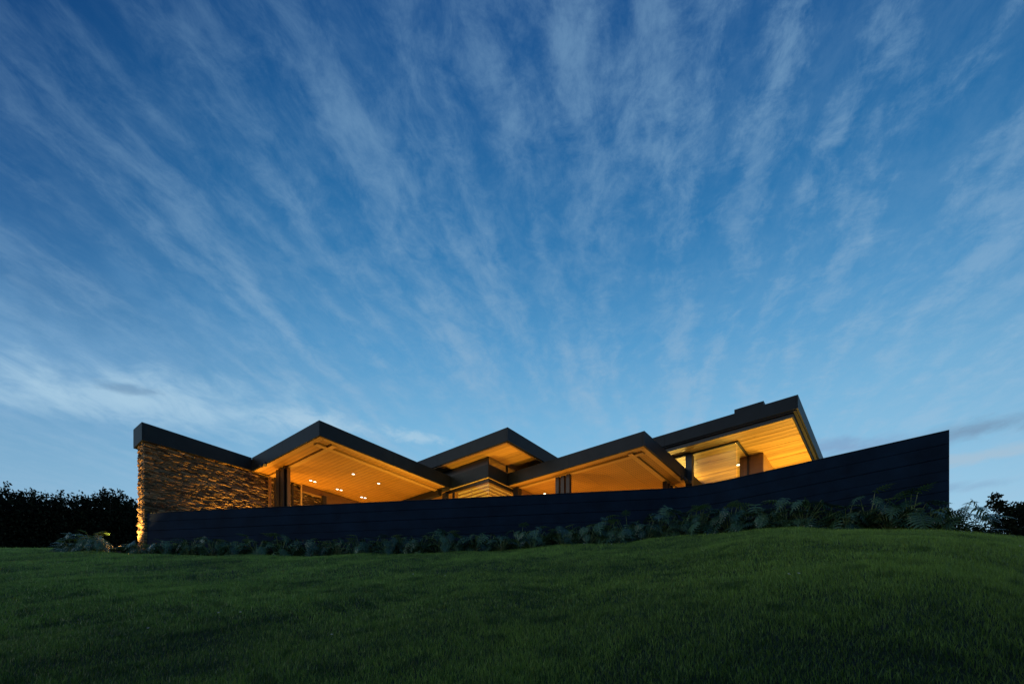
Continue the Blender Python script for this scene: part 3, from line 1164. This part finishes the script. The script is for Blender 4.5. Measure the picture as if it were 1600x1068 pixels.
# ------------------------------------------------------------------ lobed shrubs in front of the wall
def leaf_mesh(name, L, rng, lobes=7, mat='leaf'):
    """deeply lobed leaf: petiole base at the origin, blade along +y, drooping; each lobe a tapering finger"""
    v, f = [], []

    def P(t, w):           # a point on the arched blade
        return (w, t * L, -0.30 * L * t * t - 0.35 * abs(w) * abs(w) / L + 0.02 * L)
    mid = [0.010, .02, .02, .018, .015, .012, .006]
    n = len(mid)
    for i in range(n):
        t_ = i / (n - 1)
        v.append(P(t_, -mid[i] * L * 1.6))
        v.append(P(t_, mid[i] * L * 1.6))
    for i in range(n - 1):
        f.append((2 * i, 2 * i + 1, 2 * i + 3, 2 * i + 2))
    for s in (-1, 1):
        for k in range(lobes):
            t0 = .02 + .88 * k / lobes
            wmax = L * (0.46 * math.sin(math.pi * min(1, .22 + .80 * (k + .5) / lobes)) + .06) * rng.uniform(.85, 1.12)
            sweep = .02 + .16 * k / lobes - (0.16 if k == 0 else 0)
            bw = .078
            r0 = P(t0, s * .03 * L)
            r1 = P(t0 + bw, s * .03 * L)
            m0 = P(t0 + sweep * .5 - .005, s * wmax * .55)
            m1 = P(t0 + sweep * .5 + bw * 1.15, s * wmax * .55)
            w_ = rng.uniform(-.015, .015) * L
            tip = P(t0 + sweep + bw * .5 + .04, s * wmax)
            tip = (tip[0], tip[1], tip[2] - .04 * L + w_)
            b0 = len(v)
            v += [r0, r1, m0, m1, tip]
            if s > 0:
                f += [(b0, b0 + 2, b0 + 3, b0 + 1), (b0 + 2, b0 + 4, b0 + 3)]
            else:
                f += [(b0 + 1, b0 + 3, b0 + 2, b0), (b0 + 3, b0 + 4, b0 + 2)]
    b0 = len(v)
    v += [P(.95, -.05 * L), P(1.18, 0), P(.95, .05 * L)]
    f.append((b0, b0 + 2, b0 + 1))
    me = bpy.data.meshes.new(name)
    me.from_pydata(v, [], f)
    me.materials.append(M[mat])
    return me


lr = random.Random(3)
leaf_meshes = [leaf_mesh('leaf', .30, lr, 7), leaf_mesh('leaf', .30, lr, 6), leaf_mesh('leaf', .30, lr, 8)]
young_meshes = [leaf_mesh('leaf', .30, lr, 6, 'young')]


def make_shrub(rng, nl, tall):
    root = empty('lobed_shrub')
    st = MB()
    for i in range(nl):
        az = i * 2.39996 + rng.uniform(-.4, .4)
        f_ = (i + .5) / nl
        incl = RAD(12 + 62 * f_ + rng.uniform(-9, 9))       # 0 = upright
        rl = tall * (0.98 - .50 * f_) * rng.uniform(.8, 1.12)
        dirv = Vector((math.cos(az) * math.sin(incl), math.sin(az) * math.sin(incl), math.cos(incl)))
        mid = dirv * rl * .5 + Vector((0, 0, .06))
        tip = Vector((dirv.x * rl, dirv.y * rl, max(dirv.z * rl + .03, .09)))
        st.tube([(dirv.x * .02, dirv.y * .02, 0), tuple(mid), tuple(tip)], [.009, .007, .005], 4)
        young = (i < 4 and rng.random() < .65)
        me = rng.choice(young_meshes if young else leaf_meshes)
        o = bpy.data.objects.new('leaf', me)
        if young:
            o['label'] = 'paler young leaf'
        COL.objects.link(o)
        o.parent = root
        o.location = tip
        pitch = rng.uniform(-.1, .5) if young else rng.choice([rng.uniform(-1.0, -.5), rng.uniform(-.5, .35)]) - .15 * f_
        o.rotation_euler = Euler((pitch, rng.uniform(-.35, .35), az - math.pi / 2 + rng.uniform(-.35, .35)))
        s = rng.uniform(.75, 1.25) * (.85 + .3 * f_)
        o.scale = (s, s, s)
    o = st.build('stalks', M['stem'], root)
    return root


pr = random.Random(21)
protos = [make_shrub(pr, 26, .62), make_shrub(pr, 22, .54), make_shrub(pr, 28, .66), make_shrub(pr, 19, .66), make_shrub(pr, 24, .50)]
used = [False] * len(protos)


def copy_tree(o):
    c = o.copy()
    COL.objects.link(c)
    for ch in o.children:
        k_ = ch.copy()
        COL.objects.link(k_)
        k_.parent = c
    return c


def line_at(s, pl):
    for a, b in zip(pl[:-1], pl[1:]):
        L = (b - a).length
        if s <= L:
            return a.lerp(b, s / L), (b - a).normalized()
        s -= L
    return pl[-1] + (pl[-1] - pl[-2]).normalized() * s, (pl[-1] - pl[-2]).normalized()


total = sum((b - a).length for a, b in zip(line[:-1], line[1:]))
spots = []
s_ = 0.15
row = 0
while s_ < total + .1:
    p, t_ = line_at(s_, line)
    nrm2 = Vector((t_.y, -t_.x))
    f_ = s_ / total
    off = .36 if row % 2 == 0 else .72
    off += pr.uniform(-.08, .08)
    q = p + nrm2 * off
    sc_ = 1.02 + .16 * f_ + pr.uniform(-.10, .12)
    if off > .55:
        sc_ *= .82
    spots.append((q.x, q.y, sc_, 'wall', row % 2))
    s_ += pr.uniform(.29, .40)
    row += 1
# beyond the left end of the wall, around the lit foot of the stone wall
for (x, y, sc_) in ((-10.95, 13.45, .62), (-11.45, 13.85, .85), (-11.75, 14.15, .95), (-12.2, 14.3, .9), (-12.75, 14.4, .7), (-11.5, 13.7, .7), (-12.1, 13.85, .6)):
    spots.append((x, y, sc_, 'left', 0))
for (x, y, sc_) in ((8.35, 9.20, .78), (8.72, 9.40, .60)):
    spots.append((x, y, sc_, 'right', 0))

# landmarks along the picture for the descriptions
LM = [(228, 'the left end of the board wall'), (300, 'the dark lower part of the stone wall'), (365, 'the lit patch of the stone wall'), (443, 'the double dark column by the stone wall'),
      (503, 'the peak of the second roof'), (552, 'the single lamp of the second roof'), (600, 'the rightmost lamp of the second roof'), (655, 'the valley left of the raised roof'),
      (690, 'the thin dark posts left of the blinds'), (730, 'the left half of the blinds'), (770, 'the corner of the blinds'), (807, 'the brown column right of the blinds'), (850, 'the small ceiling lamp of the third roof'),
      (880, 'the three dark posts'), (930, 'the middle of the third roof'), (1007, 'the peak of the third roof'), (1045, 'the stepped dark posts'), (1085, 'the bend of the board wall'),
      (1130, 'the glazed room of the highest roof'), (1175, 'the brown wall of the highest roof'), (1220, 'the bright plank ceiling'), (1265, 'the right edge of the highest roof'),
      (1310, 'where the roof meets the wall'), (1370, 'the bare wall right of the roofs'), (1430, 'the tall right part of the wall'), (1483, 'the right end of the wall')]
by = {}
items = []
for (x, y, sc_, side_, rw) in spots:
    px = 800 + 790 * x / y
    items.append([px, x, y, sc_, side_, rw])
items.sort()
seen = {}
for px, x, y, sc_, side_, rw in items:
    i = pr.randrange(len(protos))
    if used[i]:
        o = copy_tree(protos[i])
    else:
        o = protos[i]
        used[i] = True
    o.location = (x, y, gz(x, y) - .02)
    o.rotation_euler = (pr.uniform(-.06, .06), pr.uniform(-.06, .06), pr.uniform(0, 6.28))
    o.scale = (sc_, sc_, sc_ * pr.uniform(.92, 1.08))
    near = min(LM, key=lambda m_: abs(m_[0] - px))
    if side_ == 'left':
        lab = 'shrub left of the lit stone wall end'
    elif side_ == 'right':
        lab = 'shrub just past the right end of the board wall'
    else:
        dlt = px - near[0]
        rel = 'directly below' if abs(dlt) < 9 else ('slightly left of' if dlt < 0 else 'slightly right of')
        lab = f"shrub {'in back' if rw == 0 else 'in front'} {rel} {near[1]}"
    seen.setdefault(lab, []).append(o)
    tag(o, lab, 'shrub', 'lobed-leaf shrubs along the foot of the wall')
ordw = ['leftmost', 'second', 'third', 'fourth', 'fifth', 'sixth', 'seventh']
for lab, obs in seen.items():
    if len(obs) > 1:
        for k_, o in enumerate(obs):
            if len(obs) == 2:
                w_ = ['left one', 'right one'][k_]
                o['label'] = f"{w_}: lobed {lab}"
            else:
                o['label'] = (f"leftmost lobed {lab}" if k_ == 0 else (f"rightmost lobed {lab}" if k_ == len(obs) - 1 else f"{ordw[k_]} from left, lobed {lab}"))
    else:
        obs[0]['label'] = f"lobed {lab}"
bpy.context.view_layer.update()


# ------------------------------------------------------------------ hedge and tree
def leaf_cloud(centres, n, size, rng, shell=0.55):
    """many small leaf faces through lumpy volumes; returns verts, faces, per-face shade"""
    cs = np.array([c[:3] for c in centres], float)
    rr = np.array([c[3:6] for c in centres], float)
    wts = (rr[:, 0] * rr[:, 1] + rr[:, 0] * rr[:, 2])
    idx = rng.choice(len(cs), n, p=wts / wts.sum())
    u = rng.normal(size=(n, 3))
    u /= np.linalg.norm(u, axis=1)[:, None]
    rad_ = shell + (1 - shell) * rng.random(n) ** .5
    rad_ *= 1 + .16 * np.sin(u[:, 0] * 7 + idx) * np.cos(u[:, 2] * 6 + idx * 2)
    p = cs[idx] + u * rr[idx] * rad_[:, None]
    a = rng.normal(size=(n, 3))
    a /= np.linalg.norm(a, axis=1)[:, None]
    b = np.cross(a, rng.normal(size=(n, 3)))
    b /= np.linalg.norm(b, axis=1)[:, None]
    s = size * rng.uniform(.6, 1.3, n)[:, None]
    V = np.stack([p, p + a * s * .5 + b * s * .32, p + a * s, p + a * s * .5 - b * s * .32], 1).reshape(-1, 3)
    F = np.arange(4 * n).reshape(-1, 4)
    return V, F, rng.random(n)


def np_mesh(name, V, F, mat, parent=None, shade=None):
    me = bpy.data.meshes.new(name)
    k = F.shape[1]
    me.vertices.add(len(V))
    me.vertices.foreach_set('co', V.astype(np.float32).ravel())
    me.loops.add(F.size)
    me.loops.foreach_set('vertex_index', F.astype(np.int32).ravel())
    me.polygons.add(len(F))
    me.polygons.foreach_set('loop_start', (np.arange(len(F)) * k).astype(np.int32))
    me.polygons.foreach_set('loop_total', np.full(len(F), k, np.int32))
    me.materials.append(mat)
    if shade is not None:
        at_ = me.attributes.new('shade', 'FLOAT', 'FACE')
        at_.data.foreach_set('value', shade.astype(np.float32))
    me.update()
    me.validate()
    o = bpy.data.objects.new(name, me)
    COL.objects.link(o)
    if parent:
        o.parent = parent
    return o


hg = np.random.default_rng(4)
HTOP = [(-60, 750), (0, 762), (35, 764), (70, 768), (100, 772), (130, 771), (160, 768), (185, 770), (205, 784), (230, 800), (262, 812)]
cen = []
for px, ty in HTOP:
    for dpt in (22.5, 24.0):
        X = (px - 800) / 790 * dpt
        top = (1050 - ty) / 790 * dpt
        cen.append((X - .0, dpt, top - 1.15, .95, .9, 1.1))
        cen.append((X + .35, dpt, top - 2.3, 1.1, .9, 1.5))
        cen.append((X - .35, dpt, top - 3.4, 1.1, .9, 1.5))
hz0 = 3.4
hedge = empty('hedge', ((100 - 800) / 790 * 23, 23, hz0))
tag(hedge, 'dense dark tall hedge with loose leafy top left of the stone wall', 'hedge')
V, F, sh = leaf_cloud(cen, 70000, .12, hg)
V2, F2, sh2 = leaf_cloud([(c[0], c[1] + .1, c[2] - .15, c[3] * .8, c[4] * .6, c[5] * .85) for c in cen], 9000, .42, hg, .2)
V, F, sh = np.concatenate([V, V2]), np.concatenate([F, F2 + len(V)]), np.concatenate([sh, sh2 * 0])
off = np.array(hedge.location)
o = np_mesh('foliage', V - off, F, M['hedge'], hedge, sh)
o['kind'] = 'stuff'
# loose sprays standing out of the top
for (px, ty, hgt) in ((8, 752, .5), (50, 762, .35), (160, 762, .45), (172, 763, .5), (187, 762, .55), (198, 772, .45), (95, 766, .3), (206, 780, .3)):
    dpt = 22.3
    X = (px - 800) / 790 * dpt
    z1 = (1050 - ty) / 790 * dpt
    cs = [(X + hg.uniform(-.12, .12), dpt, z1 - .10 - .12 * i, .12 + .03 * i, .12, .10) for i in range(5)]
    V, F, sh = leaf_cloud(cs, 150, .10, hg, .1)
    o = np_mesh('spray', V - off, F, M['hedge'], hedge, sh)
    MB().tube([(X - off[0], dpt - off[1], z1 - 1.2 - off[2]), (X - off[0] + .03, dpt - off[1], z1 - .2 - off[2])], [.014, .006], 5).build('twig', M['bark'], hedge)
st = MB()
for px in range(-40, 260, 30):
    X = (px - 800) / 790 * 23
    st.tube([(X - off[0], 0, -.4), (X - off[0] + .1, .1, 1.4)], [.08, .05], 6)
for i, px in enumerate(range(-40, 260, 60)):
    X = (px - 800) / 790 * 23
    MB().tube([(X - off[0], 0, -.6), (X - off[0] + .1, .1, 1.0), (X - off[0] - .1, .2, 2.4)], [.09, .06, .03], 6).build('trunk', M['bark'], hedge)

# tree beyond the crest at the right
TD = 21.0


def tp(px, py, dd=0.0):
    D = TD + dd
    return ((px - 800) / 790 * D, D, (1050 - py) / 790 * D)


tree = empty('leafy_tree', (*tp(1592, 1050)[:2], 3.0))
tree.location = ((1592 - 800) / 790 * TD, TD, gz((1592 - 800) / 790 * TD, TD))
tag(tree, 'small dark leafy tree behind the lawn crest at the far right', 'tree')
off = np.array(tree.location)
cs = []
for px, py, r in ((1578, 808, .62), (1600, 812, .75), (1625, 806, .8), (1650, 812, .8), (1570, 835, .6), (1600, 845, .8), (1640, 850, .9), (1560, 826, .35), (1590, 796, .4), (1612, 795, .45)):
    x, y, z = tp(px, py)
    cs.append((x, y, z, r, r, r * .8))
V, F, sh = leaf_cloud(cs, 9000, .12, hg, .35)
o = np_mesh('crown', V - off, F, M['hedge'], tree, sh)
o['kind'] = 'stuff'
cs = []
for px, py, r in ((1553, 774, .13), (1561, 775, .10), (1549, 783, .14), (1558, 786, .12), (1565, 786, .12), (1556, 792, .16), (1544, 791, .06), (1567, 793, .14), (1538, 811, .10), (1547, 808, .12), (1553, 815, .12), (1541, 822, .08), (1535, 829, .14), (1550, 830, .16), (1545, 838, .25), (1528, 834, .15)):
    x, y, z = tp(px, py)
    cs.append((x, y, z, r, r, r * .8))
V, F, sh = leaf_cloud(cs, 900, .13, hg, .2)
np_mesh('branch_leaves', V - off, F, M['hedge'], tree, sh)
tb = MB()
x0, y0, z0 = 0, 0, -.2
tb.tube([(0, 0, -.2), (.05, 0, 1.2), (-.05, 0, 2.6)], [.11, .08, .05], 7)
tb.build('trunk', M['bark'], tree)
for (px, py) in ((1556, 778), (1545, 812), (1575, 800), (1612, 798), (1640, 806)):
    e_ = Vector(tp(px, py)) - Vector(off)
    MB().tube([(0, 0, 1.3), tuple(Vector((0, 0, 1.3)).lerp(e_, .55) + Vector((0, 0, .1))), tuple(e_)], [.04, .022, .008], 5).build('limb', M['bark'], tree)

# unseen trees added behind and above the viewer to darken the near lawn
wc = []
for i in range(15):
    X = -4.5 + 1.9 * i
    Yw = -5.5 - .12 * i + hg.uniform(-.6, .6)
    top = hg.uniform(5.2, 7.4)
    wc.append((X, Yw, top - 3.4, 2.0, 1.6, 3.4))
    wc.append((X + .8, Yw + .3, .0, 1.9, 1.4, 2.6))
wc += [(0.8, 0.0, 6.4, 3.0, 2.3, 1.5), (4.6, 0.3, 6.1, 3.0, 2.5, 1.6), (8.2, 0.9, 6.3, 3.0, 2.6, 1.6), (1.5, -3.0, 6.0, 3.2, 2.2, 2.0), (6.5, -2.6, 6.0, 3.4, 2.2, 2.0)]
wc += [(-7.2, -1.4, 1.2, 1.9, 1.2, 3.0), (-9.6, -2.4, 1.5, 1.9, 1.3, 3.4), (-12.5, -3.6, 1.8, 2.2, 1.5, 3.8)]
V, F, sh = leaf_cloud(wc, 38000, .55, hg, .3)
wd = np_mesh('added_shade_trees', V, F, M['hedge'], None, sh)
tag(wd, 'unseen trees added behind and overhead to shade the near lawn', 'added_shade_trees', kind='stuff')

# ------------------------------------------------------------------ grass
def grass_zone(n, d0, d1, h0, h1, w0, w1, two=True):
    u = RNG.random(n)
    d = np.sqrt(d0 ** 2 + u * (d1 ** 2 - d0 ** 2))
    q = RNG.uniform(-1.12, 1.12, n)
    X = q * d
    Y = d
    # keep off the planting bed and the house
    qq = X / Y
    lf = 12.0 / (1 + .1352 * qq)
    rg = 14.7 / (1 + .786 * qq)
    lim = np.where(qq > .36, np.minimum(lf, rg), lf)
    lim = np.where(qq > .87, 9.8, lim)
    lim = np.where(qq < -.74, 25.0, lim)
    keep = Y < lim
    X, Y = X[keep], Y[keep]
    # clumps: height varies in patches
    pt = .5 + .5 * np.sin(X * 3.1 + 1.7 * np.sin(Y * 2.3)) * np.sin(Y * 3.7 + 1.3 * np.sin(X * 2.9))
    pt2 = .5 + .5 * np.sin(X * .9 + 2 * np.sin(Y * .7 + 1)) * np.sin(Y * 1.3 + X * .4)
    fine = RNG.random(len(X))
    h = (h0 + (h1 - h0) * (.35 * pt + .25 * pt2 + .4 * fine)) * np.where(RNG.random(len(X)) < .03, 1.6, 1)
    w = RNG.uniform(w0, w1, len(X))
    Z = ground(X, Y) - .005
    az = RNG.uniform(0, 2 * np.pi, len(X))
    lean = RNG.uniform(.1, .75, len(X)) * h
    lx_, ly_ = np.cos(az) * lean, np.sin(az) * lean + .1 * h
    fa_ = RNG.uniform(-1.45, 1.45, len(X))
    wx, wy = np.cos(fa_) * w / 2, np.sin(fa_) * w / 2
    hh = np.sqrt(np.maximum(h ** 2 - lean ** 2 * .8, (h * .35) ** 2))
    B0 = np.stack([X - wx, Y - wy, Z], 1)
    B1 = np.stack([X + wx, Y + wy, Z], 1)
    spk = np.sin(X * 5.3 + 3 * np.sin(Y * 1.9)) * np.sin(Y * 6.1 + 2.3 * np.sin(X * 3.3)) * np.sin(X * 1.7 - Y * 2.2)
    sh_ = np.clip(-.12 + .55 * fine ** 1.5 + .42 * pt2 + .25 * pt - .35 * (spk > .45) + (RNG.random(len(X)) < .03) * .6, -.4, 1.4)
    if two:
        M0 = np.stack([X - wx * .8 + lx_ * .35, Y - wy * .8 + ly_ * .35, Z + hh * .6], 1)
        M1 = np.stack([X + wx * .8 + lx_ * .35, Y + wy * .8 + ly_ * .35, Z + hh * .6], 1)
        T = np.stack([X + lx_, Y + ly_, Z + hh], 1)
        V = np.stack([B0, B1, M1, M0, T], 1).reshape(-1, 3)
        b_ = np.arange(len(X))[:, None] * 5
        F = np.concatenate([b_ + np.array([0, 1, 2]), b_ + np.array([0, 2, 3]), b_ + np.array([3, 2, 4])], 1).reshape(-1, 3)
        return V, F, np.repeat(sh_, 3)
    T = np.stack([X + lx_, Y + ly_, Z + hh], 1)
    V = np.stack([B0, B1, T], 1).reshape(-1, 3)
    F = np.arange(len(V)).reshape(-1, 3)
    return V, F, sh_


parts = [grass_zone(190000, 2.6, 5.5, .022, .070, .0022, .0045), grass_zone(210000, 5.5, 8.5, .024, .066, .0035, .007, True),
         grass_zone(380000, 8.5, 14.2, .028, .062, .006, .012, False), grass_zone(90000, 14.2, 19.5, .04, .08, .014, .022, False)]
Vs, Fs, Ss, o_ = [], [], [], 0
for V, F, sh in parts:
    Vs.append(V)
    Fs.append(F + o_)
    Ss.append(sh)
    o_ += len(V)
gr = np_mesh('grass', np.concatenate(Vs), np.concatenate(Fs), M['grass'], None, np.concatenate(Ss))
tag(gr, 'short uneven green grass covering the slope', 'grass', kind='stuff')

# tiny daisies
fm = MB()
for k_ in range(8):
    a = k_ * math.pi / 4
    n = len(fm.v)
    fm.v += [(0, 0, .05), (math.cos(a - .25) * .010, math.sin(a - .25) * .010, .052), (math.cos(a) * .014, math.sin(a) * .014, .050), (math.cos(a + .25) * .010, math.sin(a + .25) * .010, .052)]
    fm.f.append((n, n + 1, n + 2, n + 3))
d0 = fm.build('daisy', M['petal'])
first = True
DP = [(378, 964), (344, 965), (235, 990), (912, 853), (955, 854), (646, 902), (696, 904), (1245, 905), (1590, 860), (520, 1000), (862, 870), (1230, 906)]
for px, py in DP:
    # the point of the lawn seen there
    qx = (px - 800) / 790
    sl = (1050 - py) / 790
    dd = np.linspace(2.6, 13.5, 600)
    zz_ = ground(qx * dd, dd)
    hit = np.argmin(np.abs(zz_ / dd - sl))
    D = float(dd[hit])
    o = d0 if first else d0.copy()
    if not first:
        COL.objects.link(o)
    first = False
    X, Y = qx * D, D
    o.location = (X, Y, gz(X, Y) + .02)
    o.rotation_euler = (.7, 0, 0)
    tag(o, 'tiny white flower dotted in the short lawn', 'flower', 'tiny white flowers in the lawn')
